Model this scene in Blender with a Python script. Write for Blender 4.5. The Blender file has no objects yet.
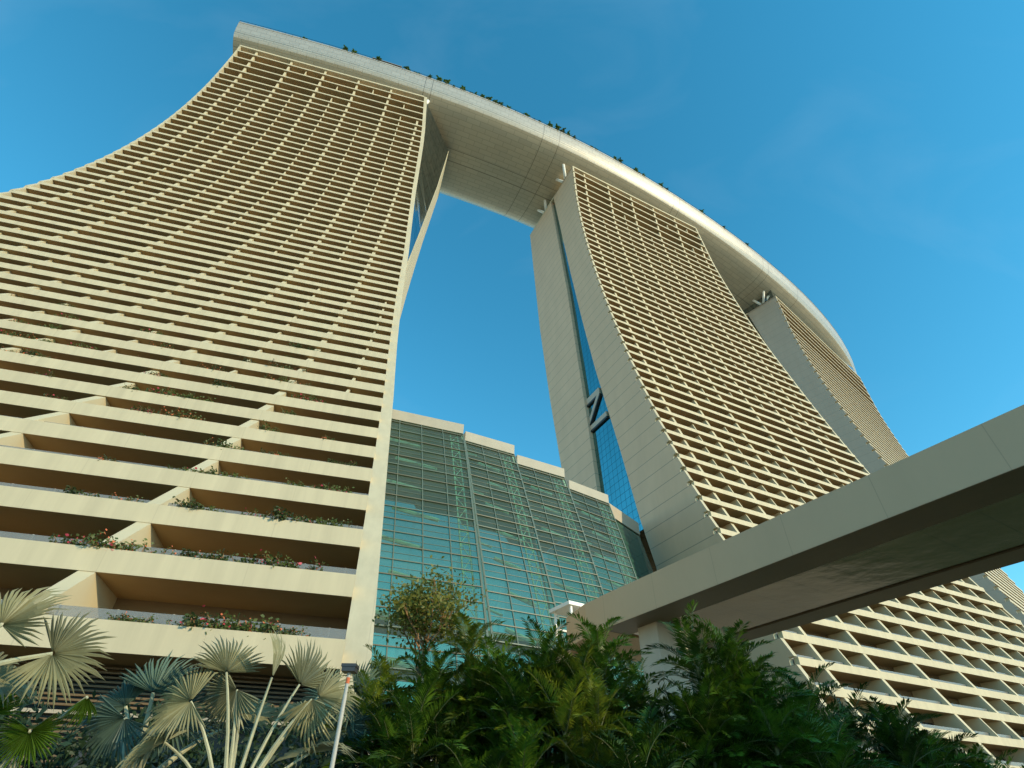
import bpy, bmesh, math, random
from math import sin, cos, pi, radians, sqrt, atan2, hypot
from mathutils import Vector, Matrix, Quaternion
random.seed(7)
SC = bpy.context.scene
COL = SC.collection

# ------------------------------------------------------------------ camera
cam_d = bpy.data.cameras.new("camera")
cam = bpy.data.objects.new("camera", cam_d)
COL.objects.link(cam)
cam_d.sensor_width = 36.0
cam_d.lens = 544.2 / 1024 * 36.0
cam_d.clip_start = 0.1
cam_d.clip_end = 8000
cam.matrix_world = Matrix.Translation((0, 0, 1.7)) @ Matrix.Rotation(radians(90 + 40.203), 4, 'X') @ Matrix.Rotation(radians(0.771), 4, 'Z')
SC.camera = cam

# ------------------------------------------------------------------ sky + sun
SUN_AZ = -33.0      # degrees from +X, counter-clockwise
SUN_EL = 20.0
W = bpy.data.worlds.new("World")
SC.world = W
W.use_nodes = True
nt = W.node_tree
bg = nt.nodes["Background"]
sky = nt.nodes.new("ShaderNodeTexSky")
sky.sky_type = 'NISHITA'
sky.sun_disc = False
sky.sun_elevation = radians(SUN_EL)
sky.sun_rotation = radians(90 - SUN_AZ)
sky.air_density = 1.0
sky.dust_density = 0.0
sky.ozone_density = 3.0
bg.inputs["Strength"].default_value = 0.15
hs = nt.nodes.new("ShaderNodeHueSaturation")     # the photograph's film-like deep cyan sky
hs.inputs["Hue"].default_value = 0.472
hs.inputs["Saturation"].default_value = 1.26
hs.inputs["Value"].default_value = 1.0
nt.links.new(sky.outputs[0], hs.inputs["Color"])
wtc = nt.nodes.new("ShaderNodeTexCoord")        # faint high cirrus
wmp = nt.nodes.new("ShaderNodeMapping")
wmp.inputs["Scale"].default_value = (2.2, 5.0, 3.0)
wmp.inputs["Rotation"].default_value = (0.3, 0.2, 0.6)
wnz = nt.nodes.new("ShaderNodeTexNoise")
wnz.inputs["Scale"].default_value = 1.1
wnz.inputs["Detail"].default_value = 7
wnz.inputs["Distortion"].default_value = 0.8
nt.links.new(wtc.outputs["Generated"], wmp.inputs[0])
nt.links.new(wmp.outputs[0], wnz.inputs["Vector"])
wrp = nt.nodes.new("ShaderNodeValToRGB")
wrp.color_ramp.elements[0].position = 0.50
wrp.color_ramp.elements[1].position = 0.85
wrp.color_ramp.elements[1].color = (0.09, 0.09, 0.09, 1)
nt.links.new(wnz.outputs["Fac"], wrp.inputs[0])
wmx = nt.nodes.new("ShaderNodeMix")
wmx.data_type = 'RGBA'
nt.links.new(wrp.outputs[0], wmx.inputs["Factor"])
nt.links.new(hs.outputs[0], wmx.inputs["A"])
wmx.inputs["B"].default_value = (2.6, 3.2, 3.8, 1)
nt.links.new(wmx.outputs["Result"], bg.inputs[0])

sun_d = bpy.data.lights.new("sun", 'SUN')
sun = bpy.data.objects.new("sun", sun_d)
COL.objects.link(sun)
sun_d.energy = 2.05
sun_d.angle = radians(0.5)
sun_d.color = (1.0, 0.82, 0.50)
sv = Vector((cos(radians(SUN_EL)) * cos(radians(SUN_AZ)), cos(radians(SUN_EL)) * sin(radians(SUN_AZ)), sin(radians(SUN_EL))))
sun.rotation_euler = sv.to_track_quat('Z', 'Y').to_euler()
sun.location = (60, -60, 120)

SC.view_settings.view_transform = 'Standard'
SC.view_settings.look = 'None'
SC.view_settings.exposure = 0.92
SC.view_settings.gamma = 1.0
SC.view_settings.use_curve_mapping = False
SC.render.engine = 'CYCLES'
SC.cycles.max_bounces = 10
SC.cycles.transparent_max_bounces = 16
SC.cycles.sample_clamp_indirect = 6.0
try:
    SC.cycles.use_denoising = True
except Exception:
    pass


# ------------------------------------------------------------------ materials
def mat(name, col, rough=0.7, metal=0.0, var=0.0, vscale=0.5, bump=0.0, bscale=20.0, spec=0.5, trans=None, stretch=(1, 1, 1)):
    m = bpy.data.materials.new(name)
    m.use_nodes = True
    n = m.node_tree
    b = n.nodes["Principled BSDF"]
    b.inputs["Base Color"].default_value = (*col, 1)
    b.inputs["Roughness"].default_value = rough
    b.inputs["Metallic"].default_value = metal
    b.inputs["Specular IOR Level"].default_value = spec
    if var > 0 or bump > 0:
        tc = n.nodes.new("ShaderNodeTexCoord")
        mp = n.nodes.new("ShaderNodeMapping")
        mp.inputs["Scale"].default_value = stretch
        n.links.new(tc.outputs["Object"], mp.inputs[0])
    if var > 0:
        tx = n.nodes.new("ShaderNodeTexNoise")
        tx.inputs["Scale"].default_value = vscale
        tx.inputs["Detail"].default_value = 6
        tx.inputs["Roughness"].default_value = 0.65
        n.links.new(mp.outputs[0], tx.inputs["Vector"])
        rp = n.nodes.new("ShaderNodeValToRGB")
        rp.color_ramp.elements[0].position = 0.3
        rp.color_ramp.elements[1].position = 0.7
        rp.color_ramp.elements[0].color = (*[c * (1 - var) for c in col], 1)
        rp.color_ramp.elements[1].color = (*[min(1, c * (1 + var)) for c in col], 1)
        n.links.new(tx.outputs["Fac"], rp.inputs[0])
        n.links.new(rp.outputs[0], b.inputs["Base Color"])
    if bump > 0:
        t2 = n.nodes.new("ShaderNodeTexNoise")
        t2.inputs["Scale"].default_value = bscale
        t2.inputs["Detail"].default_value = 4
        n.links.new(mp.outputs[0], t2.inputs["Vector"])
        bp = n.nodes.new("ShaderNodeBump")
        bp.inputs["Strength"].default_value = bump
        bp.inputs["Distance"].default_value = 0.05
        n.links.new(t2.outputs["Fac"], bp.inputs["Height"])
        n.links.new(bp.outputs[0], b.inputs["Normal"])
    return m


def mth(n, op, a, b=None, c=None):
    x = n.nodes.new("ShaderNodeMath")
    x.operation = op
    for i, v in enumerate((a, b, c)):
        if v is None:
            continue
        if isinstance(v, (int, float)):
            x.inputs[i].default_value = v
        else:
            n.links.new(v, x.inputs[i])
    return x.outputs[0]


def line_mask(n, val, period, offset, width):
    """1 on a line of `width` every `period` along val, else 0"""
    f = mth(n, 'FRACT', mth(n, 'DIVIDE', mth(n, 'SUBTRACT', val, offset), period))
    d = mth(n, 'ABSOLUTE', mth(n, 'SUBTRACT', f, 0.5))
    return mth(n, 'GREATER_THAN', d, 0.5 - 0.5 * width / period)


def jointed(name, col, dark, pz, oz, wz, ps=None, ws=0.05, rough=0.7, metal=0.0, var=0.06, axis='Y'):
    """cladding with horizontal joints (and, if ps, vertical ones), in the thing's own coordinates"""
    m = mat(name, col, rough, metal, var, 0.25, stretch=(1, 1, .35))
    n = m.node_tree
    b = n.nodes["Principled BSDF"]
    tc = n.nodes.new("ShaderNodeTexCoord")
    sp = n.nodes.new("ShaderNodeSeparateXYZ")
    n.links.new(tc.outputs["Object"], sp.inputs[0])
    k = line_mask(n, sp.outputs["Z"], pz, oz, wz)
    if ps:
        k = mth(n, 'MAXIMUM', k, line_mask(n, sp.outputs[axis], ps, 0.3, ws))
    mx = n.nodes.new("ShaderNodeMix")
    mx.data_type = 'RGBA'
    n.links.new(k, mx.inputs["Factor"])
    src = b.inputs["Base Color"].links[0].from_socket
    n.links.new(src, mx.inputs["A"])
    mx.inputs["B"].default_value = (*dark, 1)
    n.links.new(mx.outputs["Result"], b.inputs["Base Color"])
    return m


def glassy(name, tint, gloss, fac, rough=0.02, haze=0, haze_c=(.5, .6, .5)):
    """architectural glass sheet: tinted see-through mixed with a mirror coat"""
    m = bpy.data.materials.new(name)
    m.use_nodes = True
    n = m.node_tree
    for x in list(n.nodes):
        if x.type != 'OUTPUT_MATERIAL':
            n.nodes.remove(x)
    out = [x for x in n.nodes if x.type == 'OUTPUT_MATERIAL'][0]
    t = n.nodes.new("ShaderNodeBsdfTransparent")
    t.inputs[0].default_value = (*tint, 1)
    g = n.nodes.new("ShaderNodeBsdfGlossy")
    g.inputs["Color"].default_value = (*gloss, 1)
    g.inputs["Roughness"].default_value = rough
    fr = n.nodes.new("ShaderNodeFresnel")
    fr.inputs[0].default_value = 1.5
    f2 = mth(n, 'ADD', mth(n, 'MULTIPLY', fr.outputs[0], 0.8), fac)
    f3 = mth(n, 'MINIMUM', f2, 1.0)
    mx = n.nodes.new("ShaderNodeMixShader")
    n.links.new(f3, mx.inputs[0])
    n.links.new(t.outputs[0], mx.inputs[1])
    n.links.new(g.outputs[0], mx.inputs[2])
    last = mx.outputs[0]
    if haze:                                    # diffuse veil added so the glass shows a pale sunlit haze
        d = n.nodes.new("ShaderNodeBsdfDiffuse")
        tc = n.nodes.new("ShaderNodeTexCoord")
        nz = n.nodes.new("ShaderNodeTexNoise")
        nz.inputs["Scale"].default_value = .22
        nz.inputs["Detail"].default_value = 3
        n.links.new(tc.outputs["Object"], nz.inputs["Vector"])
        d.inputs[0].default_value = (*haze_c, 1)
        mf = n.nodes.new("ShaderNodeMixShader")
        n.links.new(mth(n, 'MULTIPLY', mth(n, 'ADD', nz.outputs["Fac"], .5), haze), mf.inputs[0])
        n.links.new(last, mf.inputs[1])
        n.links.new(d.outputs[0], mf.inputs[2])
        last = mf.outputs[0]
    n.links.new(last, out.inputs[0])
    return m


def leafy(name, col, var=0.35, rough=0.45, transl=0.35, vscale=1.2):
    m = bpy.data.materials.new(name)
    m.use_nodes = True
    n = m.node_tree
    b = n.nodes["Principled BSDF"]
    out = [x for x in n.nodes if x.type == 'OUTPUT_MATERIAL'][0]
    tc = n.nodes.new("ShaderNodeTexCoord")
    tx = n.nodes.new("ShaderNodeTexNoise")
    tx.inputs["Scale"].default_value = vscale
    tx.inputs["Detail"].default_value = 5
    n.links.new(tc.outputs["Object"], tx.inputs["Vector"])
    oi = n.nodes.new("ShaderNodeObjectInfo")
    ad = mth(n, 'ADD', tx.outputs["Fac"], mth(n, 'MULTIPLY', mth(n, 'SUBTRACT', oi.outputs["Random"], 0.5), 0.35))
    rp = n.nodes.new("ShaderNodeValToRGB")
    rp.color_ramp.elements[0].position = 0.3
    rp.color_ramp.elements[1].position = 0.72
    rp.color_ramp.elements[0].color = (*[c * (1 - var) for c in col], 1)
    rp.color_ramp.elements[1].color = (min(1, col[0] * (1 + var * 1.5)), min(1, col[1] * (1 + var)), col[2] * (1 + var * .3), 1)
    n.links.new(ad, rp.inputs[0])
    n.links.new(rp.outputs[0], b.inputs["Base Color"])
    b.inputs["Roughness"].default_value = rough
    b.inputs["Specular IOR Level"].default_value = 0.4
    t = n.nodes.new("ShaderNodeBsdfTranslucent")
    n.links.new(rp.outputs[0], t.inputs[0])
    mx = n.nodes.new("ShaderNodeMixShader")
    mx.inputs[0].default_value = transl
    n.links.new(b.outputs[0], mx.inputs[1])
    n.links.new(t.outputs[0], mx.inputs[2])
    n.links.new(mx.outputs[0], out.inputs[0])
    return m


BAY = 10.39
M = {}
M['paint'] = jointed("cream_paint", (0.565, 0.485, 0.325), (0.50, 0.425, 0.285), 900, 5, .001, BAY / 2, .035, rough=.65, var=.10, axis='X')
for _n in M['paint'].node_tree.nodes:
    if _n.type == 'TEX_NOISE':
        _n.inputs["Scale"].default_value = .8
    if _n.type == 'MAPPING':
        _n.inputs["Scale"].default_value = (1.6, 1, .12)
M['fin'] = mat("cream_fin_paint", (0.62, 0.525, 0.34), 0.65, var=0.05, vscale=0.5)
M['soffit'] = mat("bounce_toned_soffit", (0.38, 0.25, 0.115), 0.8, var=0.08, vscale=0.4)  # brown tone carries the warm bounce light on the undersides
M['backwall'] = mat("shade_toned_rear_wall", (0.22, 0.145, 0.075), 0.8, var=.1)  # rear wall colour lowered to carry the shade of the recess
M['winglass'] = mat("dark_window_glass", (0.03, 0.04, 0.05), 0.06, spec=0.8)
M['endclad'] = jointed("grey_end_cladding", (0.64, 0.455, 0.30), (0.32, 0.25, 0.18), 3.2817, 190 - 3.41 - .66, 0.13)
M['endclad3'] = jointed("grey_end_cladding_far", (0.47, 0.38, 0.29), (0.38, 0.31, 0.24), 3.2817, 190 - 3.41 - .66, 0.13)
M['gapglass'] = jointed("blue_curtain_glass", (0.17, 0.36, 0.37), (0.05, 0.10, 0.11), 1.64, .3, 0.09, 1.5, 0.09, rough=0.06, metal=1.0, var=0.10)
M['gapglass2'] = jointed("dark_curtain_glass", (0.30, 0.38, 0.42), (0.08, 0.09, 0.09), 3.2817, .3, 0.25, 2.6, 0.12, rough=0.08, metal=1.0, var=0.1)
M['steel'] = mat("grey_steel", (0.46, 0.39, 0.30), 0.5, var=.05)
M['white'] = mat("white_steel_paint", (0.8, 0.79, 0.74), 0.45, var=.04)
M['black'] = mat("black_gasket", (0.02, 0.02, 0.02), 0.5)
M['roofunder'] = mat("pale_roof_lining", (0.62, 0.58, 0.46), .8)
M['rail'] = mat("frosted_balustrade_glass", (0.27, 0.27, 0.26), 0.25, spec=.6)
M['rail'].node_tree.nodes["Principled BSDF"].inputs["Alpha"].default_value = 0.55
M['atrium'] = glassy("teal_atrium_glass", (0.34, 0.62, 0.52), (0.42, 0.60, 0.52), 0.05, haze=.12, haze_c=(.38, .46, .37))
M['darkglass'] = jointed("dark_green_louvred_glass", (0.03, 0.09, 0.065), (0.01, 0.02, 0.015), 1.1, 0.2, 0.14, 2.4, 0.1, rough=0.12, var=.2, axis='X')
M['mull'] = mat("atrium_mullion", (0.11, 0.15, 0.12), 0.5)
M['mull2'] = mat("atrium_louvre_bar", (0.12, 0.12, 0.08), 0.5)
M['coping'] = mat("grey_coping", (0.40, 0.36, 0.28), .6, var=.08)
M['pierpaint'] = mat("weathered_pier_paint", (0.52, 0.46, 0.37), .7, var=.12, vscale=.6, stretch=(1, 1, .3))
M['truss'] = mat("pale_truss_paint", (0.92, 0.88, 0.80), 0.5)
M['concrete'] = mat("grey_concrete", (0.34, 0.34, 0.33), 0.85, var=.15, vscale=.6, bump=.2)
M['bridge'] = jointed("bridge_grey_cladding", (0.60, 0.39, 0.23), (0.50, 0.32, 0.19), 50, 3, 0.01, 3.6, 0.03, rough=0.55, var=.06, axis='X')
M['girderbase'] = mat("shaded_girder_underside", (0.17, 0.12, 0.07), .5, var=.1)  # girder colour darkened to carry the shade beneath the bridge
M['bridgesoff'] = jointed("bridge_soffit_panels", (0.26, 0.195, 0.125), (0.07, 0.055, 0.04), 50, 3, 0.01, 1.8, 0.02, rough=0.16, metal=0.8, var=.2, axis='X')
_n = M['bridgesoff'].node_tree
_t = _n.nodes.new("ShaderNodeTexNoise")
_t.inputs["Scale"].default_value = .7
_t.inputs["Detail"].default_value = 3
_c = _n.nodes.new("ShaderNodeTexCoord")
_n.links.new(_c.outputs["Object"], _t.inputs["Vector"])
_b = _n.nodes.new("ShaderNodeBump")
_b.inputs["Strength"].default_value = .25
_b.inputs["Distance"].default_value = .12
_n.links.new(_t.outputs["Fac"], _b.inputs["Height"])
_n.links.new(_b.outputs[0], _n.nodes["Principled BSDF"].inputs["Normal"])
M['louvre'] = mat("brown_louvre_slat", (0.17, 0.11, 0.055), 0.6, var=.1)
M['podglass'] = mat("podium_glass", (0.006, 0.02, 0.024), 0.25, spec=0.25)
M['cane'] = mat("green_grey_palm_cane", (0.10, 0.115, 0.04), 0.7, var=.3, vscale=6, stretch=(1, 1, 4))
M['bark'] = mat("brown_bark", (0.16, 0.11, 0.07), 0.9, var=.3, vscale=8)
M['twig'] = mat("orange_brown_twigs", (0.30, 0.16, 0.07), 0.8, var=.3, vscale=8)
M['bism'] = leafy("silver_fan_leaf", (0.255, 0.265, 0.165), .3, .45, .22)
M['bism_shaded'] = leafy("shaded_fan_leaf", (0.09, 0.15, 0.125), .25, .45, .2)  # darker copy of the fan leaf, shade put into its colour
M['stalk'] = mat("pale_leaf_stalk", (0.42, 0.41, 0.27), 0.6, var=.2, vscale=5)
M['areca'] = leafy("deep_green_palm_leaf", (0.056, 0.128, 0.014), .65, .36, .30, vscale=2.5)
M['areca2'] = leafy("yellow_green_palm_leaf", (0.13, 0.185, 0.021), .55, .4, .35, vscale=2.5)
M['tree'] = leafy("small_tree_leaf", (0.13, 0.15, 0.035), .45, .5, .4)
M['hedge'] = leafy("hedge_leaf", (0.025, 0.055, 0.03), .4, .5, .25)
M['flower'] = mat("pink_bougainvillea", (0.55, 0.06, 0.10), 0.6)
M['flower2'] = mat("orange_red_bougainvillea", (0.60, 0.14, 0.05), 0.6)
M['shrub'] = leafy("planter_leaf", (0.08, 0.12, 0.035), .4, .5, .3)
M['pole'] = mat("white_pole_paint", (0.45, 0.43, 0.39), 0.4, var=.05)
M['lamphead'] = mat("dark_lamp_housing", (0.045, 0.045, 0.05), 0.4)
M['asphalt'] = mat("asphalt", (0.05, 0.05, 0.05), 0.9, var=.2, vscale=2, bump=.3)
M['paving'] = mat("pale_paving", (0.38, 0.31, 0.22), 0.85, var=.12, vscale=.6, bump=.15)
M['kerb'] = mat("kerb_stone", (0.35, 0.34, 0.32), 0.85, var=.1)
M['dark_ground'] = mat("added_dark_ground", (0.05, 0.075, 0.025), 0.95, var=.4, vscale=1.5)
M['soil'] = mat("planting_bed_soil", (0.07, 0.05, 0.035), 0.95, var=.3, vscale=3)
M['deck'] = mat("roof_deck", (0.3, 0.24, 0.17), 0.8, var=.1)


# ------------------------------------------------------------------ mesh helpers
class MB:
    def __init__(self):
        self.v, self.f, self.m, self.mats = [], [], [], []

    def mi(self, m):
        if m not in self.mats:
            self.mats.append(m)
        return self.mats.index(m)

    def face(self, pts, m):
        b = len(self.v)
        self.v += [tuple(p) for p in pts]
        self.f.append(tuple(range(b, b + len(pts))))
        self.m.append(self.mi(m))

    def mesh(self, verts, faces, m):
        b = len(self.v)
        self.v += [tuple(p) for p in verts]
        k = self.mi(m)
        for f in faces:
            self.f.append(tuple(b + i for i in f))
            self.m.append(k)

    def box(self, a, b, m):
        x0, y0, z0 = a
        x1, y1, z1 = b
        self.mesh([(x0, y0, z0), (x1, y0, z0), (x1, y1, z0), (x0, y1, z0), (x0, y0, z1), (x1, y0, z1), (x1, y1, z1), (x0, y1, z1)],
                  [(0, 3, 2, 1), (4, 5, 6, 7), (0, 1, 5, 4), (1, 2, 6, 5), (2, 3, 7, 6), (3, 0, 4, 7)], m)

    def hexa(self, p, m):
        self.mesh(p, [(0, 3, 2, 1), (4, 5, 6, 7), (0, 1, 5, 4), (1, 2, 6, 5), (2, 3, 7, 6), (3, 0, 4, 7)], m)

    def extr(self, poly, x0, x1, m):
        """polygon of (y, z) extruded along x"""
        n = len(poly)
        vs = [(x0, y, z) for y, z in poly] + [(x1, y, z) for y, z in poly]
        fs = [tuple(range(n))[::-1], tuple(range(n, 2 * n))]
        fs += [(i, (i + 1) % n, n + (i + 1) % n, n + i) for i in range(n)]
        self.mesh(vs, fs, m)

    def tube(self, pts, rad, m, n=8, cap=True):
        pts = [Vector(p) for p in pts]
        if not isinstance(rad, (list, tuple)):
            rad = [rad] * len(pts)
        up = Vector((0.31, 0.17, 0.93))
        rings = []
        for i, p in enumerate(pts):
            d = (pts[min(i + 1, len(pts) - 1)] - pts[max(i - 1, 0)]).normalized()
            a = d.cross(up)
            if a.length < 0.05:
                a = d.cross(Vector((1, 0, 0)))
            a.normalize()
            b = d.cross(a)
            rings.append([p + (a * cos(2 * pi * j / n) + b * sin(2 * pi * j / n)) * rad[i] for j in range(n)])
        vs = [q for r in rings for q in r]
        fs = []
        for i in range(len(pts) - 1):
            for j in range(n):
                k = (j + 1) % n
                fs.append((i * n + j, i * n + k, (i + 1) * n + k, (i + 1) * n + j))
        if cap:
            fs.append(tuple(range(n))[::-1])
            fs.append(tuple((len(pts) - 1) * n + j for j in range(n)))
        self.mesh(vs, fs, m)

    def build(self, name, parent=None, smooth=False, fixn=False):
        me = bpy.data.meshes.new(name)
        me.from_pydata(self.v, [], self.f)
        for x in self.mats:
            me.materials.append(M[x])
        me.polygons.foreach_set("material_index", self.m)
        if smooth:
            me.polygons.foreach_set("use_smooth", [True] * len(me.polygons))
        me.update()
        if fixn:
            bm = bmesh.new()
            bm.from_mesh(me)
            bmesh.ops.recalc_face_normals(bm, faces=bm.faces)
            bm.to_mesh(me)
            bm.free()
        o = bpy.data.objects.new(name, me)
        COL.objects.link(o)
        if parent is not None:
            o.parent = parent
        return o


def tag(o, label=None, cat=None, group=None, kind=None):
    if label:
        o["label"] = label
    if cat:
        o["category"] = cat
    if group:
        o["group"] = group
    if kind:
        o["kind"] = kind
    return o


def thing(name, loc, rz, label, cat, group=None):
    o = bpy.data.objects.new(name, None)
    o.empty_display_size = 0.5
    COL.objects.link(o)
    o.location = loc
    o.rotation_euler = (0, 0, rz)
    return tag(o, label, cat, group)


def interp(x, xs, ys):
    """piecewise linear; xs ascending"""
    if x <= xs[0]:
        return ys[0]
    for i in range(1, len(xs)):
        if x <= xs[i]:
            t = (x - xs[i - 1]) / (xs[i] - xs[i - 1])
            return ys[i - 1] + t * (ys[i] - ys[i - 1])
    return ys[-1]


# ------------------------------------------------------------------ ground
g = MB()
g.face([(-3000, -3000, 0), (3000, -3000, 0), (3000, 4000, 0), (-3000, 4000, 0)], 'paving')
tag(g.build("ground"), kind="structure")
g = MB()   # the avenue runs under the footbridge, just behind the viewer
a = radians(20)
ca, sa = cos(a), sin(a)
def rd(x, y, z): return (x * ca - y * sa, x * sa + y * ca, z)
g.face([rd(-400, -18, .004), rd(400, -18, .004), rd(400, -4, .004), rd(-400, -4, .004)], 'asphalt')
tag(g.build("road"), kind="structure")
g = MB()
for y in (-11.08,):
    for x in range(-120, 120, 6):
        g.face([rd(x, y, .008), rd(x + 3, y, .008), rd(x + 3, y + .15, .008), rd(x, y + .15, .008)], 'white')
tag(g.build("road_markings"), kind="structure")
g = MB()
for y in (-18.3, -4.0):
    g.hexa([rd(-400, y, 0), rd(400, y, 0), rd(400, y + .3, 0), rd(-400, y + .3, 0), rd(-400, y, .13), rd(400, y, .13), rd(400, y + .3, .13), rd(-400, y + .3, .13)], 'kerb')
tag(g.build("kerb"), kind="structure")
g = MB()
g.face([rd(-120, -3.6, .004), rd(120, -3.6, .004), rd(120, 34, .004), rd(-120, 34, .004)], 'dark_ground')  # unseen dark patch, added to cut bounce light under the bridge
tag(g.build("dark_ground"), kind="structure")
g = MB()
g.face([(-14, 5.0, .012), (8, 9.5, .012), (24, 16, .012), (20, 26, .012), (4, 21, .012), (-14, 19, .012)], 'soil')
tag(g.build("planting_bed_ground"), kind="structure")

# ------------------------------------------------------------------ towers
BAY = 10.39
WID = 57.15
LZ = [190.0, 186.04, 182.07, 178.11, 174.14, 170.18, 166.9, 163.62, 160.33, 157.05, 153.77, 150.49, 147.21, 143.93, 140.64, 137.36, 134.08, 130.8, 127.52, 124.24, 120.95, 117.67, 114.39, 111.11, 107.83, 104.55, 101.26, 97.98, 94.7, 91.42, 88.14, 84.86, 81.57, 78.29, 75.01, 71.73, 68.45, 65.16, 61.88, 58.6, 55.32, 52.04, 48.76, 45.47, 42.19, 38.91, 35.63, 32.35, 29.07, 25.78, 22.5, 19.22, 15.94, 12.66, 9.38, 6.09]
LS = [-0.0, 0.22, 0.39, 0.53, 0.63, 0.69, 0.71, 0.69, 0.63, 0.52, 0.38, 0.2, -0.03, -0.3, -0.61, -0.96, -1.36, -1.8, -2.29, -2.82, -3.4, -4.03, -4.7, -5.42, -6.19, -7.01, -7.89, -8.81, -9.79, -10.82, -11.9, -13.04, -14.24, -15.5, -16.81, -18.19, -19.63, -21.13, -22.69, -24.32, -26.02, -27.78, -29.62, -31.52, -33.5, -35.55, -37.68, -39.88, -42.17, -44.53, -46.97, -49.5, -52.12, -54.82, -57.61, -60.49]
MZ = [190, 185.9, 181.81, 177.71, 173.62, 169.52, 166.24, 162.96, 159.68, 156.4, 153.12, 149.83, 146.55, 143.27, 139.99, 136.71, 133.42, 130.14, 126.86, 123.58, 120.3, 117.02, 113.73, 110.45, 107.17, 103.89, 100.61, 97.33, 94.04, 90.76, 87.48, 84.2, 80.92, 77.64, 74.35, 71.07, 67.79, 64.51, 61.23, 57.95, 54.66, 51.38, 48.1, 44.82, 41.54, 38.25, 34.97, 31.69, 28.41, 25.13, 21.85, 18.56, 15.28, 12.0, 8.72, 5.44]
MS = [0.0, 0.0, 0.0, 0.0, 0.0, -0.01, -0.14, -0.3, -0.5, -0.73, -0.99, -1.29, -1.61, -1.96, -2.34, -2.74, -3.17, -3.62, -4.09, -4.59, -5.11, -5.65, -6.21, -6.79, -7.39, -8.01, -8.65, -9.31, -9.98, -10.68, -11.39, -12.12, -12.87, -13.64, -14.43, -15.23, -16.06, -16.91, -17.77, -18.66, -19.58, -20.51, -21.47, -22.45, -23.46, -24.5, -25.56, -26.65, -27.77, -28.93, -30.11, -31.34, -32.59, -33.89, -35.22, -36.6]
# inner face of the front leg / both faces of the rear leg, as (z, offset behind the roof edge line)
IN_E = [(0, -13.5), (38, -9.5), (48, -7.2), (65, -4.3), (81, -1.2), (92, .9), (112.5, 4.1), (138, 7.6), (187, 13.6), (190, 13.9)]
IN_W = [(0, 2.5), (60, 5.2), (74, 5.9), (95, 7.5), (126, 9.6), (187.3, 15.8), (190, 16.0)]
OUT_W = [(0, 9.5), (68, 17.9), (76, 19.5), (98, 23.1), (130, 27.4), (190, 33)]


def at_z(tab, z):
    return interp(z, [t[0] for t in tab], [t[1] for t in tab])


def strip_wall(mb, levels, x0, x1, m, mfront=None):
    """levels: (z, y_front, y_back) top to bottom; a closed slab between x0 and x1 (numbers or functions of z)"""
    fx0 = x0 if callable(x0) else (lambda z: x0)
    fx1 = x1 if callable(x1) else (lambda z: x1)
    mf = mfront or m
    for i in range(len(levels) - 1):
        (za, fa, ba), (zb, fb, bb) = levels[i], levels[i + 1]
        a0, a1, b0, b1 = fx0(za), fx1(za), fx0(zb), fx1(zb)
        mb.face([(a0, fa, za), (b0, fb, zb), (b1, fb, zb), (a1, fa, za)], mf)
        mb.face([(a0, ba, za), (a1, ba, za), (b1, bb, zb), (b0, bb, zb)], m)
        mb.face([(a0, fa, za), (a0, ba, za), (b0, bb, zb), (b0, fb, zb)], m)
        mb.face([(a1, fa, za), (b1, fb, zb), (b1, bb, zb), (a1, ba, za)], m)
    z, f, b = levels[0]
    mb.face([(fx0(z), f, z), (fx1(z), f, z), (fx1(z), b, z), (fx0(z), b, z)], m)
    z, f, b = levels[-1]
    mb.face([(fx0(z), f, z), (fx0(z), b, z), (fx1(z), b, z), (fx1(z), f, z)], m)


def par(k):      # depth of the balcony front band, storey by storey
    return interp(k, [22, 36, 48], [.62, .72, .92])


def setback(k):  # how far the dividing walls stand behind the band edge
    return interp(k, [40, 47, 51], [.46, .38, .03])


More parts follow.
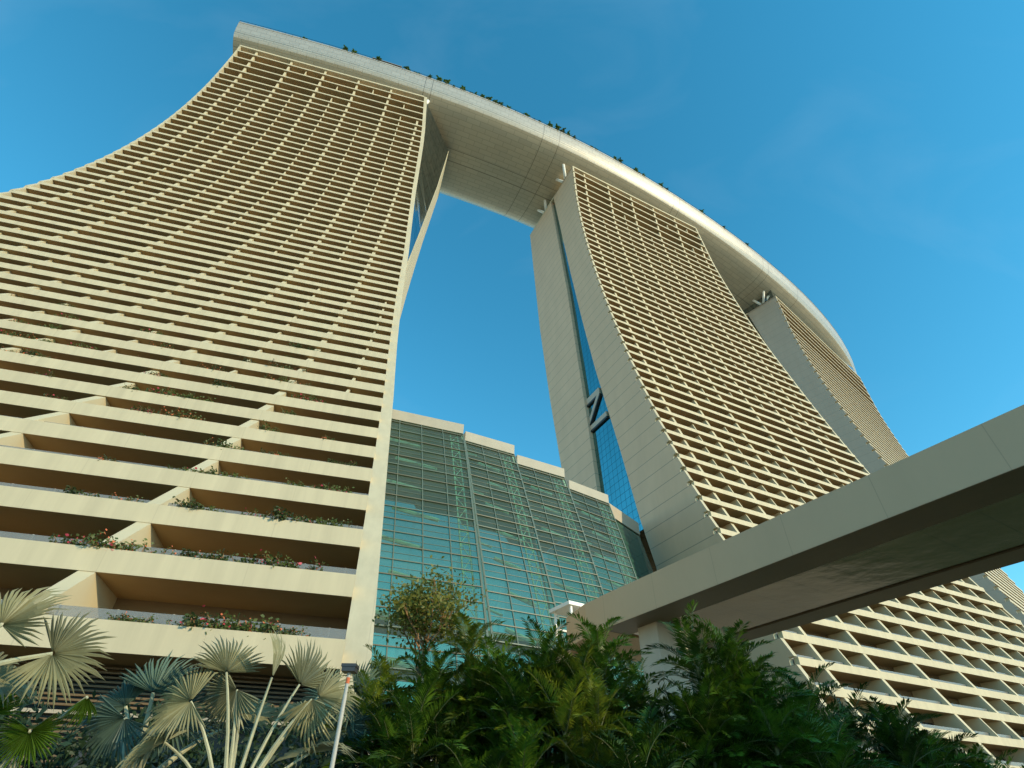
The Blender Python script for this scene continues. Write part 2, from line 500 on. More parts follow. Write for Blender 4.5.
def tower(name, label, O, yaw, Z, S, endR, end_t, wall_m, fine_from, seed, half_rng, half_gap, rearR=None, lend_t=0.6, full_from=0, deep=0.0):
    rnd = random.Random(seed)
    root = thing(name, (O[0], O[1], 0), yaw, label, "hotel tower", "the three towers that carry the roof deck")
    N = len(Z)
    zs = [z for z in Z][::-1]

    def eR(z): return at_z(endR, z)
    # roof slab with the top band
    mb = MB()
    mb.box((0, 0, 189.25), (eR(190), 33, 190), 'paint')
    mb.build("roof_slab", root)
    # balconies: one part per storey
    for k in range(1, N):
        z, s = Z[k], S[k]
        sb = S[k - 1] + 3.0
        x0, x1 = lend_t + .02, eR(z)
        mb = MB()
        mb.box((x0, s, z), (x1, s + .72, z + par(k)), 'paint')            # planter front band
        mb.box((x0 + .01, s + .04, z - .006), (x1 - .01, sb + .3, z + .20), 'soffit')  # slab; its bounce-toned brown also covers the planter's underside
        bal = mb.build("balcony", root)
        if k >= fine_from:
            rb = MB()
            x = x0 + .1
            zt = z + 1.5
            rb.box((x0 + .05, s + .95, z + .21), (x1 - .05, s + .965, zt), 'rail')
            while x < x1:
                rb.box((x, s + .967, z + .21), (x + .05, s + 1.0, zt + .02), 'steel')
                x += 1.73
            rb.build("balustrade", bal)
    # party walls: one part per column of the grid
    cols = [("full", BAY * (.5 + i)) for i in range(0, 9)] + [("half", BAY * (i + 1)) for i in range(0, 8)]
    for kind, xc in cols:
        t = .29 if kind == "full" else .13
        mb = MB()
        cnt = 0
        lo = half_rng[0] + rnd.choice((-2, -1, 0, 0, 1))
        hi = half_rng[1] + rnd.choice((-1, 0, 0, 1))
        g0 = half_gap[0] + rnd.choice((-1, 0, 1))
        g1 = half_gap[1] + rnd.choice((-1, 0, 0, 1, 2))
        iso = rnd.choice((2, 3, None, None))
        for k in range(1, N):
            if xc + t > eR(Z[k]) - 1.4:
                continue
            if kind == "half":
                skip = g0 <= k <= g1
                if not (lo <= k <= hi) and k != iso:
                    if not (k > hi and rnd.random() < full_from):
                        skip = True
                if skip:
                    if cnt:
                        mb.build("dividing_wall", root, fixn=True)
                    mb, cnt = MB(), 0
                    continue
            zt = Z[k - 1] + .004 if k > 1 else 189.26
            sb = S[k - 1] + 3.05
            sk = setback(k) + deep
            poly = [(S[k] + .015 + sk, Z[k] + par(k) - .01), (S[k - 1] + .015 + sk, zt), (sb, zt), (sb, Z[k] + .15), (S[k] + .6, Z[k] + .15), (S[k] + .6, Z[k] + par(k) - .01)]
            mb.extr(poly, xc - t, xc + t, 'fin')
            cnt += 1
        if cnt:
            mb.build("dividing_wall", root, fixn=True)
    # recessed window wall, one storey after another
    mb = MB()
    mu = MB()
    for k in range(1, N):
        sb = S[k - 1] + 3.0
        z0, z1 = Z[k] + .2, (Z[k - 1] + .005 if k > 1 else 189.25)
        x = 0.3
        x1 = eR(Z[k])
        flip = rnd.random() < .5
        while x < x1:
            nx = min(x + BAY / 2, x1)
            w = nx - x
            a, b = (x + .2 * w, x + .8 * w)
            zt = z0 + 2.35
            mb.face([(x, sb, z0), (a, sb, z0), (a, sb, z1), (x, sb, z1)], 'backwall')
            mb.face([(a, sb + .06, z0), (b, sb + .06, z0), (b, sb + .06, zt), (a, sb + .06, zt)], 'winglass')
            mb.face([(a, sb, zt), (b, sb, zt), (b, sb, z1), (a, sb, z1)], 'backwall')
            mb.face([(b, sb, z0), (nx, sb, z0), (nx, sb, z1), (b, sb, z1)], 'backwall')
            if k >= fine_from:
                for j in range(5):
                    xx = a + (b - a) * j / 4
                    mu.box((xx - (.14 if j == 0 else .05), sb - (.4 if j == 0 else .03), z0), (xx + .05, sb + .05, zt), 'white' if j == 0 else 'black')  # wide white first post stands in for a sunlit sliver of wall
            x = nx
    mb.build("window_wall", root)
    mu.build("door_frame_and_lit_strip", root)
    # closed end walls of the front leg
    lev = []
    notch = .9 if wall_m != 'paint' else .1
    for k in range(N):
        z, s = Z[k], S[k]
        if k == 0:
            lev.append((190.0, .06, at_z(IN_E, 190)))
            continue
        fz = z + par(k)
        tt = (fz - z) / (Z[k - 1] - z)
        lev.append((fz + .02, s + .05, at_z(IN_E, fz)))
        lev.append((fz, s + notch, at_z(IN_E, fz)))
        lev.append((z + .02, s + notch, at_z(IN_E, z)))
        lev.append((z, s + .05, at_z(IN_E, z)))
    lev.append((0, S[-1] - 1.2, at_z(IN_E, 0)))
    ew = MB()
    strip_wall(ew, lev, 0, lend_t, wall_m, 'paint')
    ew.build("end_wall", root)
    ew = MB()
    strip_wall(ew, [(190.0, .2, 9)] + [(Z[k], S[k] + .2, S[k] + 9) for k in range(1, N)] + [(0, S[-1] - 1.0, S[-1] + 8)], lambda z: eR(z) + .01, lambda z: eR(z) + end_t, 'paint')
    ew.build("end_wall", root)
    # body of the front leg behind the window wall
    bd = MB()
    lev2 = [(189.2, 2.9, at_z(IN_E, 189) - .05)]
    for k in range(1, N):
        lev2.append((Z[k], S[k - 1] + 3.25 if k > 1 else 2.9, at_z(IN_E, Z[k]) - .05))
    lev2.append((0, S[-1] + 3.0, at_z(IN_E, 0) - .05))
    strip_wall(bd, lev2, lend_t - .02, lambda z: eR(z) - .02, 'endclad3' if wall_m == 'endclad3' else 'endclad')
    bd.build("front_wing", root)
    # rear leg
    rw = MB()
    rR = rearR or [(0, WID), (190, WID)]
    if rearR is not None:
        for za, zb in zip((189.2, 180, 165, 150, 135, 120, 105, 95, 85, 60, 30), (180, 165, 150, 135, 120, 105, 95, 85, 60, 30, 0)):
            A = [(at_z(L_RIN, z), 16 - .085 * (190 - z), z) for z in (za, zb)]
            Bq = [(at_z(L_ROUT, z), 33 - .123 * (190 - z), z) for z in (za, zb)]
            C0 = [(.02, q[1], q[2]) for q in A]
            D0 = [(.02, q[1], q[2]) for q in Bq]
            rw.face([A[0], A[1], Bq[1], Bq[0]], 'paint')
            rw.face([C0[0], C0[1], A[1], A[0]], 'paint')
            rw.face([Bq[0], Bq[1], D0[1], D0[0]], 'paint')
            rw.face([D0[0], D0[1], C0[1], C0[0]], 'paint')
        rw.build("rear_wing", root)
        return root, eR
    strip_wall(rw, [(z, at_z(IN_W, z), at_z(OUT_W, z)) for z in (189.2, 160, 130, 98, 76, 60, 30, 0)], .02, lambda z: at_z(rR, z), wall_m if rearR is None else 'paint')
    rw.build("rear_wing", root)
    # podium storey under the lowest band
    return root, eR


L_O, L_Y = (-85.696, 61.687), radians(14.574)
M_O, M_Y = (20.921, 99.577), radians(26.04)
R_O, R_Y = (117.13, 159.17), radians(40.0)

L_END = [(0, 67.2), (6.1, 67.04), (16, 66.61), (35.6, 65.66), (52, 64.66), (71.7, 63.6), (94.7, 62.67), (130.8, 60.73), (160.3, 59.6), (170.2, 59.0), (190, 57.3)]
L_RIN = [(0, 61.5), (85, 62.2), (105.5, 62.55), (112, 62.7), (131.5, 64.4), (161.7, 66.85), (181.4, 67.95), (190, 68.4)]
L_ROUT = [(0, 62.5), (83, 63.2), (97.2, 63.1), (117, 63.67), (145, 64.96), (177.7, 67.06), (190, 67.9)]
L_REAR = [(0, 62), (83, 62.9), (97, 63.1), (117, 63.7), (145, 65), (178, 67.1), (190, 68.4)]
tL, eL = tower("hotel_tower", "cream tower at left with the widest flare, nearest to the viewer", L_O, L_Y, LZ, LS, L_END, 1.0, 'paint', 38, 3, (7, 47), (33, 36), rearR=L_REAR, lend_t=.5)
M_END = [(0, 76), (35, 74.7), (44, 71.5), (74.6, 67.8), (93, 66.9), (110, 66.0), (128, 64.4), (156, 61.5), (190, 57.15)]
tM, eM = tower("hotel_tower", "middle tower with a grey end wall split by a blue glass strip", M_O, M_Y, MZ, MS, M_END, .6, 'endclad', 44, 11, (7, 49), (33, 36), full_from=.35)
R_END = [(0, 82), (80, 82), (147, 86), (190, 85)]
tR, eR3 = tower("hotel_tower", "farthest tower, half hidden behind the middle tower, glass box on its roof", R_O, R_Y, MZ, MS, R_END, .6, 'endclad3', 99, 23, (80, 81), (0, 99), deep=.5)

# glazing in the gaps between the legs
def gap_glazing(root, x, ztop, zbot, m, nm="gap_glazing"):
    mb = MB()
    zz = [ztop - (ztop - zbot) * i / 14 for i in range(15)]
    for a, b in zip(zz[:-1], zz[1:]):
        mb.face([(x, at_z(IN_E, a) - .3, a), (x, at_z(IN_E, b) - .3, b), (x, at_z(IN_W, b) + .3, b), (x, at_z(IN_W, a) + .3, a)], m)
    return mb.build(nm, root)


gap_glazing(tM, 1.0, 187.3, 46.5, 'gapglass')
gap_glazing(tR, 1.0, 188, 0, 'gapglass2')
# belt truss across the middle tower's gap
def beam_end(root, za, zb, ya, yb, h, name="belt_beam"):
    mb = MB()
    mb.hexa([(.55, ya, za), (1.1, ya, za), (1.1, yb, zb), (.55, yb, zb), (.55, ya, za + h), (1.1, ya, za + h), (1.1, yb, zb + h), (.55, yb, zb + h)], 'steel')
    mb.hexa([(.55, ya, za - .55), (1.08, ya, za - .55), (1.08, yb, zb - .55), (.55, yb, zb - .55), (.57, ya, za), (1.08, ya, za), (1.08, yb, zb), (.57, yb, zb)], 'black')
    return mb.build(name, root, fixn=True)


beam_end(tM, 84.6, 84.6, 1.2, 6.9, 1.7)
beam_end(tM, 76.6, 76.6, -.6, 6.2, 1.3)
mb = MB()
mb.hexa([(.5, 6.2, 78.4), (1.1, 6.2, 78.4), (1.1, 1.0, 84.4), (.5, 1.0, 84.4), (.5, 6.2, 79.9), (1.1, 6.2, 79.9), (1.1, 1.0, 85.9), (.5, 1.0, 85.9)], 'steel')
mb.hexa([(.52, 6.2, 77.8), (1.08, 6.2, 77.8), (1.08, 1.0, 83.8), (.52, 1.0, 83.8), (.52, 6.2, 78.4), (1.08, 6.2, 78.4), (1.08, 1.0, 84.4), (.52, 1.0, 84.4)], 'black')
mb.build("diagonal_brace", tM, fixn=True)

# glass end of the near tower, between its front edge and its rear leg
mb = MB()
zz = [189.2 - 189.0 * i / 20 for i in range(21)]
def lend(z):
    k = interp(-z, [-q for q in LZ], LS)
    return (eL(z) + .9, k + 1.2), (at_z(L_RIN, z) - .05, 16 - .085 * (190 - z) + .1)
for a, b in zip(zz[:-1], zz[1:]):
    (xa, ya), (xb, yb) = lend(a)
    (xc, yc), (xd, yd) = lend(b)
    mb.face([(xa, ya, a), (xc, yc, b), (xd, yd, b), (xb, yb, a)], 'gapglass2')
mb.build("gap_glazing", tL)

# V struts and the set-back glass storey between each roof and the deck
def strut(root, p, q):
    mb = MB()
    mb.tube([p, q], .55, 'white', 10)
    mb.build("strut", root, smooth=True)


for root, w, ins in ((tL, 57, 5), (tM, 57, 7), (tR, 85, .6)):
    mb = MB()
    mb.box((ins, ins if ins > 1 else 1.0, 190.01), (w - ins, 30, 197.5), 'gapglass2')
    mb.build("roof_lobby", root)
    for y in (6.5, 21.0):
        for dy in (-3.2, 3.2):
            strut(root, (.7, y + .12 * dy, 189.9), (-1.6, y + dy, 195.0))
            strut(root, (w - .7, y + .12 * dy, 189.9), (w + 1.6, y + dy, 195.0))

# podium under the near tower's lowest balcony: louvres, beam, glazing
mb = MB()
for i in range(9):
    z = 5.95 - i * .135
    mb.box((20, -58.8, z), (67.4, -58.66, z + .06), 'louvre')
for i in range(26):
    z = 4.45 - i * .15
    mb.box((20, -58.8, z), (59.9, -58.66, z + .065), 'louvre')
mb.build("louvre_screen", tL)
mb = MB()
mb.box((20, -59.0, 4.62), (67.4, -58.5, 4.72), 'steel')
mb.box((59.9, -58.9, 0), (60.05, -58.6, 4.62), 'lamphead')
mb.build("screen_beam", tL)
mb = MB()
mb.box((20, -57.6, 0), (67.4, -57.5, 6.09), 'podglass')
mb.build("podium_glazing", tL)

# ------------------------------------------------------------------ the roof deck
NEAR = [(-89.74, 59.53), (-80.65, 61.67), (-71.52, 63.89), (-62.38, 66.22), (-53.25, 68.68), (-44.15, 71.29), (-35.09, 74.05), (-26.09, 76.98), (-17.15, 80.08), (-8.29, 83.36), (0.5, 86.81), (9.2, 90.44), (17.83, 94.24), (26.37, 98.21), (34.83, 102.35), (43.21, 106.65), (51.52, 111.09), (59.75, 115.69), (67.9, 120.43), (75.98, 125.3), (83.99, 130.31), (91.92, 135.44), (99.78, 140.69), (107.56, 146.06), (115.25, 151.56), (122.85, 157.19), (130.35, 162.95), (137.73, 168.84), (144.97, 174.89), (152.06, 181.1), (158.98, 187.49), (165.69, 194.09), (172.17, 200.91), (178.37, 208.0), (184.26, 215.38), (189.79, 223.1), (193.6, 230.0), (195.6, 235.5)]


def deck_material(name, col, rough, metal, along, across, lw):
    m = mat(name, col, rough, metal)
    n = m.node_tree
    b = n.nodes["Principled BSDF"]
    uv = n.nodes.new("ShaderNodeUVMap")
    sp = n.nodes.new("ShaderNodeSeparateXYZ")
    n.links.new(uv.outputs[0], sp.inputs[0])
    X, Y = sp.outputs["X"], sp.outputs["Y"]       # X metres along, Y metres across
    br = n.nodes.new("ShaderNodeTexBrick")
    br.inputs["Scale"].default_value = 1.0
    br.inputs["Brick Width"].default_value = along
    br.inputs["Row Height"].default_value = across
    br.inputs["Mortar Size"].default_value = lw
    br.inputs["Mortar Smooth"].default_value = .3
    br.inputs["Color1"].default_value = (*[c * .93 for c in col], 1)
    br.inputs["Color2"].default_value = (*[min(1, c * 1.03) for c in col], 1)
    br.inputs["Mortar"].default_value = (*[c * .72 for c in col], 1)
    n.links.new(uv.outputs[0], br.inputs["Vector"])
    seam = None
    for x in (61.0, 63.5, 105.5, 112.0, 166, 169, 222, 226, 250):
        k = mth(n, 'LESS_THAN', mth(n, 'ABSOLUTE', mth(n, 'SUBTRACT', X, x)), .11)
        seam = k if seam is None else mth(n, 'MAXIMUM', seam, k)
    for y in (5.6, 22.5, 27.0):
        k = mth(n, 'LESS_THAN', mth(n, 'ABSOLUTE', mth(n, 'SUBTRACT', Y, y)), .11)
        seam = mth(n, 'MAXIMUM', seam, k)
    mx = n.nodes.new("ShaderNodeMix")
    mx.data_type = 'RGBA'
    n.links.new(seam, mx.inputs["Factor"])
    n.links.new(br.outputs["Color"], mx.inputs["A"])
    mx.inputs["B"].default_value = (*[c * .4 for c in col], 1)
    n.links.new(mx.outputs["Result"], b.inputs["Base Color"])
    return m


M['hull'] = deck_material("deck_belly_panels", (0.57, 0.485, 0.355), 0.40, 0.30, 5.0, 1.7, .10)
M['rim'] = deck_material("deck_rim_panels", (0.46, 0.43, 0.37), 0.42, 0.25, 3.0, 1.6, .10)

PROF = [(0.0, 204.2), (0.12, 203.2), (0.45, 201.6), (0.95, 199.8), (1.45, 198.3), (2.3, 197.2), (4.2, 195.9), (7.5, 194.7), (12, 193.9), (17.5, 193.4), (23, 193.4), (28.5, 193.9), (32.5, 194.8), (35.8, 196.1), (37.6, 197.6), (38.8, 200.0), (39.3, 202.5), (39.4, 204.2)]
deck = thing("roof_deck", (0, 0, 0), 0, "long curved boat-shaped roof deck laid across the tops of three towers", "roof deck")


def deck_ring(i, prof):
    n = len(NEAR)
    a, b = NEAR[max(0, i - 1)], NEAR[min(n - 1, i + 1)]
    t = Vector((b[0] - a[0], b[1] - a[1], 0)).normalized()
    nr = Vector((-t.y, t.x, 0))
    sc = 1.0
    fromend = n - 1 - i
    if fromend < 9:
        sc = [.12, .3, .46, .58, .68, .77, .85, .92, .97][fromend]
    dz = 0.0
    p = Vector((NEAR[i][0], NEAR[i][1], 0))
    return [p + nr * (u * sc) + Vector((0, 0, z + (1 - sc) * max(0, (201 - z)) * .6)) for u, z in prof]


def deck_part(name, idx, m, closed=None):
    me_v, me_f, uvs = [], [], []
    alen = 0.0
    rings = [deck_ring(i, [PROF[j] for j in idx]) for i in range(len(NEAR))]
    xs = [0.0]
    for i in range(1, len(NEAR)):
        xs.append(xs[-1] + hypot(NEAR[i][0] - NEAR[i - 1][0], NEAR[i][1] - NEAR[i - 1][1]))
    ac = [0.0]
    for j in range(1, len(PROF)):
        ac.append(ac[-1] + hypot(PROF[j][0] - PROF[j - 1][0], PROF[j][1] - PROF[j - 1][1]))
    n = len(idx)
    for r in rings:
        me_v += [tuple(p) for p in r]
    for i in range(len(rings) - 1):
        for j in range(n - 1):
            me_f.append((i * n + j, i * n + j + 1, (i + 1) * n + j + 1, (i + 1) * n + j))
            uvs += [(xs[i], ac[idx[j]]), (xs[i], ac[idx[j + 1]]), (xs[i + 1], ac[idx[j + 1]]), (xs[i + 1], ac[idx[j]])]
    me = bpy.data.meshes.new(name)
    me.from_pydata(me_v, [], me_f)
    uvl = me.uv_layers.new(name="UVMap")
    for k, uv in enumerate(uvs):
        uvl.data[k].uv = uv
    me.materials.append(M[m])
    me.polygons.foreach_set("use_smooth", [True] * len(me.polygons))
    me.update()
    o = bpy.data.objects.new(name, me)
    COL.objects.link(o)
    o.parent = deck
    return o


deck_part("rim_panel", [0, 1, 2, 3, 4, 5], 'rim')
deck_part("belly", list(range(5, 17)), 'hull')
deck_part("rim_panel", [16, 17], 'rim')
mb = MB()
rings = [deck_ring(i, PROF) for i in range(len(NEAR))]
for i in range(len(rings) - 1):
    A, B, Cc, D = rings[i][0], rings[i + 1][0], rings[i + 1][-1], rings[i][-1]
    mb.face([A - Vector((0, 0, .8)), B - Vector((0, 0, .8)), Cc - Vector((0, 0, .8)), D - Vector((0, 0, .8))], 'deck')
mb.face(rings[0], 'rim')
mb.face(rings[-1], 'rim')
mb.build("deck_floor", deck)
mb = MB()     # handrail along the near edge
for i in range(len(rings) - 1):
    a, b = rings[i][0], rings[i + 1][0]
    d = (b - a).normalized()
    nr = Vector((-d.y, d.x, 0))
    q = [a + nr * .05, b + nr * .05, b + nr * .12, a + nr * .12]
    mb.hexa([p + Vector((0, 0, .95)) for p in q] + [p + Vector((0, 0, 1.03)) for p in q], 'black')
    for k in range(4):
        p = a + (b - a) * (k / 4) + nr * .08
        mb.box((p.x - .04, p.y - .04, p.z), (p.x + .04, p.y + .04, p.z + .96), 'black')
mb.build("railing", deck)


def deck_point(x, u):
    acc = 0
    for i in range(len(NEAR) - 1):
        a, b = Vector(NEAR[i]), Vector(NEAR[i + 1])
        l = (b - a).length
        if acc + l >= x:
            t = (b - a) / l
            p = a + t * (x - acc)
            return (p.x - t.y * u, p.y + t.x * u)
        acc += l


mb = MB()
mb.box((-4.5, -1.5, 0), (4.5, 1.5, 3.4), 'lamphead')
mb.box((-5, -1.9, 3.4), (5, 1.9, 3.7), 'deck')
kx, ky = deck_point(47, 2.6)
kiosk = thing("roof_kiosk", (kx, ky, 203.4), radians(16), "dark low kiosk on the edge of the roof deck above the near tower", "kiosk")
kb = mb.build("kiosk_body", kiosk)

# ------------------------------------------------------------------ the glass atrium between near and middle tower
atr = thing("glass_atrium", (0, 0, 0), 0, "green-blue glass atrium of four stepped leaning panels between the two towers", "atrium")
ga = radians(24.6)
WG = Vector((-sin(ga), cos(ga), 0))
TOPS = [((-19.9, 55.4), (-6.5, 60.15)), ((-6.35, 61.7), (.4, 65.0)), ((.85, 67.45), (8.0, 71.15)), ((9.0, 74.45), (15.75, 79.05))]
LEAN = [(0, -15.2), (8, -13.4), (15, -11.3), (22, -8.7), (32, -4.8), (38, -2.4), (43.6, 0)]


def lean(z, q):
    return at_z(LEAN, z) * q


SHARE = [1.0, 1.06, .92, .80]
ZB, ZT = 7.0, 43.6
for pi_, (a, b) in enumerate(TOPS):
    A, B = Vector((a[0], a[1], 0)), Vector((b[0], b[1], 0))
    d = (B - A)
    q = SHARE[pi_]
    q0 = SHARE[max(0, pi_ - 1)] * .5 + q * .5

    def P(t, z, off=0.0):
        return A + d * t + WG * (lean(z, q) + off) + Vector((0, 0, z))
    zz = [ZB + (ZT - ZB) * i / 12 for i in range(13)]
    mb = MB()
    for z0, z1 in zip(zz[:-1], zz[1:]):
        mb.face([P(0, z0), P(1, z0), P(1, z1), P(0, z1)], 'atrium')
    gp = mb.build("glass_panel", atr)
    # horizontal bars, thin mullions
    mb = MB()
    dn = d.normalized()
    z = ZB
    i = 0
    while z < ZT:
        hh = .09 if i % 2 == 0 else .035
        dep = .16 if i % 2 == 0 else .05
        mm = 'mull' if i % 4 else 'mull2'
        c = [P(0, z, -dep), P(1, z, -dep), P(1, z, .02), P(0, z, .02)]
        mb.hexa(c + [p + Vector((0, 0, hh)) for p in c], mm)
        z += .82
        i += 1
    nv = max(3, round(d.length / 2.6))
    for j in range(nv + 1):
        t = j / nv
        for z0, z1 in zip(zz[:-1], zz[1:]):
            w = .05 if 0 < j < nv else .10
            o = dn * w
            mb.hexa([P(t, z0, -.12) - o, P(t, z0, -.12) + o, P(t, z0, .03) + o, P(t, z0, .03) - o, P(t, z1, -.12) - o, P(t, z1, -.12) + o, P(t, z1, .03) + o, P(t, z1, .03) - o], 'mull')
    mb.build("glazing_bars", gp)
    # coping
    c = [A - WG * .15, B - WG * .15, B + WG * 1.2, A + WG * 1.2]
    mb = MB()
    mb.hexa([p + Vector((0, 0, ZT)) for p in c] + [p + Vector((0, 0, ZT + 1.5)) for p in c], 'coping')
    mb.build("coping", atr)
    # side return between stepped panels (glass)
    if pi_ < 3:
        n0 = Vector((TOPS[pi_ + 1][0][0], TOPS[pi_ + 1][0][1], 0))
        mb = MB()
        for z0, z1 in zip(zz[:-1], zz[1:]):
            def Pn(z): return n0 + WG * lean(z, SHARE[pi_ + 1]) + Vector((0, 0, z))
            mb.face([P(1, z0), Pn(z0), Pn(z1), P(1, z1)], 'atrium')
        mb.build("side_glass", atr)
    # lattice truss standing inside each panel's right edge
    mb = MB()
    prev = None
    for i, z in enumerate([ZB + (ZT - ZB) * k / 22 for k in range(23)]):
        l = P(1, z, .7) - dn * .5
        r = P(1, z, .7) - dn * 1.5
        if prev:
            mb.tube([prev[0], l], .10, 'truss', 6)
            mb.tube([prev[1], r], .09, 'truss', 6)
            mb.tube([prev[0], r] if i % 2 else [prev[1], l], .05, 'truss', 6)
        mb.tube([l, r], .05, 'truss', 6)
        prev = (l, r)
    mb.build("lattice_truss", atr)
    # slanting tie rods inside
    mb = MB()
    for k, z in enumerate((13, 17, 21, 25, 29, 33, 37, 40.5)):
        t0 = .28 if k % 2 else .4
        mb.tube([P(t0, z, 1.2), P(t0 + .33, z - 1.3, .3)], .21, 'truss', 6)
        if k % 2 == 1:
            mb.tube([P(.05, z + 2, 1.6), P(.24, z + 1.2, .8)], .12, 'truss', 6)
    mb.build("tie_rod", atr)
mb = MB()
top = [Vector((x, y, 0)) for seg in TOPS for (x, y) in seg]
for a, b in zip(top[:-1], top[1:]):
    mb.face([a + WG * 21, b + WG * 21, b + WG * 21 + Vector((0, 0, 43.6)), a + WG * 21 + Vector((0, 0, 43.6))], 'atrium')
p = Vector((TOPS[-1][1][0], TOPS[-1][1][1], 0))
mb.face([p - WG * 6, p + WG * 21, p + WG * 21 + Vector((0, 0, 43.6)), p + Vector((0, 0, 43.6))], 'atrium')
mb.build("rear_glazing", atr)
# roof of the atrium and its base wall
mb = MB()
top = [Vector((x, y, 0)) for seg in TOPS for (x, y) in seg]
for a, b in zip(top[:-1], top[1:]):
    c = [a + WG * .6, b + WG * .6, b + WG * 22, a + WG * 22]
    mb.hexa([p + Vector((0, 0, 43.65)) for p in c] + [p + Vector((0, 0, 44.4)) for p in c], 'roofunder')
mb.build("atrium_roof", atr)
mb = MB()
for (a, b), q in zip(TOPS, SHARE):
    A, B = Vector((a[0], a[1], 0)), Vector((b[0], b[1], 0))
    o = WG * lean(ZB, q)
    c = [A + o - WG * .4, B + o - WG * .4, B + o + WG * 1.0, A + o + WG * 1.0]
    mb.hexa(c + [p + Vector((0, 0, ZB)) for p in c], 'concrete')
mb.build("base_wall", atr)
# inner floors seen dimly through the glass
mb = MB()
for z in (12.5, 18, 23.5):
    a, b = Vector((-24, 66, 0)), Vector((22, 88, 0))
    c = [a + WG * 3, b + WG * 3, b + WG * 9, a + WG * 9]
    mb.hexa([p + Vector((0, 0, z)) for p in c] + [p + Vector((0, 0, z + .7)) for p in c], 'soffit')
mb.build("inner_gallery", atr)
# dark glazed link between the atrium and the middle tower
lk = thing("glazed_link", (15.0, 80.8, 0), radians(46), "dark green louvred glass wall with grey coping beside the middle tower's end wall", "glass wall")
mb = MB()
zt = 44.4
mb.hexa([(0, -9, 0), (16, -7.5, 0), (16, -6.9, 0), (0, -8.4, 0), (0, 1.2, zt), (14, 2.0, zt), (14, 2.6, zt), (0, 1.8, zt)], 'darkglass')
mb.build("link_glass", lk)
mb = MB()
mb.hexa([(0, 1.0, zt), (14, 1.8, zt), (14, 3.4, zt), (0, 3.4, zt), (0, 1.0, zt + 2.3), (14, 1.8, zt + 2.3), (14, 3.4, zt + 2.3), (0, 3.4, zt + 2.3)], 'steel')
mb.build("link_coping", lk)

# ------------------------------------------------------------------ footbridge
BR_A = radians(121.64 - 180)
br = thing("footbridge", (4.7, 28.9, 0), BR_A, "grey covered footbridge crossing low in front of the middle tower on a white pier", "footbridge")
# local x: towards the viewer, local y: to the far side
LEN = 60
mb = MB()
mb.box((0, 0, 10.0), (LEN, .5, 11.62), 'bridge')
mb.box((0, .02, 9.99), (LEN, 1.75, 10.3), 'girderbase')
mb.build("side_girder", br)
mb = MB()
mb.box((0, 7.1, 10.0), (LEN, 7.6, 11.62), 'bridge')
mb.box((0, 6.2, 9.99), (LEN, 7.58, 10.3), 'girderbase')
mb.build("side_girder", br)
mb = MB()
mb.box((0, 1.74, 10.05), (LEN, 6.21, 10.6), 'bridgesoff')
mb.build("soffit", br)
mb = MB()
mb.box((0, .5, 10.9), (LEN, 7.1, 11.1), 'concrete')
mb.build("deck_floor", br)
mb = MB()
mb.box((1.2, 1.3, 0), (2.5, 3.0, 10.02), 'pierpaint')
mb.box((1.0, 1.1, 0), (2.7, 3.2, .5), 'concrete')
mb.build("pier", br)
mb = MB()
mb.box((34, 1.3, 0), (35.3, 3.0, 10.02), 'white')
mb.build("pier", br)
mb = MB()
for c in ([(0, .006, 9.98), (0, 7.59, 9.98), (-1.2, 7.6, 9.98), (-1.2, .01, 9.98)], [(-1.2, .01, 9.98), (-1.2, 7.6, 9.98), (-3.7, 8.0, 9.98), (-3.7, .6, 9.98)]):
    mb.hexa(c + [(x, y, 11.6) for x, y, z in c], 'bridge')
mb.build("landing", br)
# small white framed canopy by the landing
mb = MB()
for x in (-5.4, -3.85):
    for y in (1.0, 2.6):
        mb.box((x, y, 9.98), (x + .12, y + .12, 12.4), 'white')
    mb.box((x, 1.12, 11.4), (x + .10, 2.6, 11.5), 'white')
mb.box((-5.28, 1.03, 11.4), (-3.85, 1.10, 11.5), 'white')
mb.box((-5.6, .8, 12.4), (-3.6, 2.9, 12.6), 'white')
mb.box((-6.0, .8, 9.6), (-3.71, 3.2, 9.98), 'bridge')
mb.build("canopy_frame", br)


# ------------------------------------------------------------------ vegetation builders
def rot_to(d, up=Vector((0, 0, 1))):
    """matrix whose +Y is d and +Z close to up"""
    y = d.normalized()
    x = y.cross(up)
    if x.length < 1e-3:
        x = Vector((1, 0, 0))
    x.normalize()
    z = x.cross(y)
    return Matrix((x, y, z)).transposed()


def link_copy(src, name, parent, loc, rot=(0, 0, 0), sc=1.0):
    o = src.copy()
    o.name = name
    COL.objects.link(o)
    o.parent = parent
    o.location = loc
    o.rotation_euler = rot
    o.scale = (sc, sc, sc)
    return o


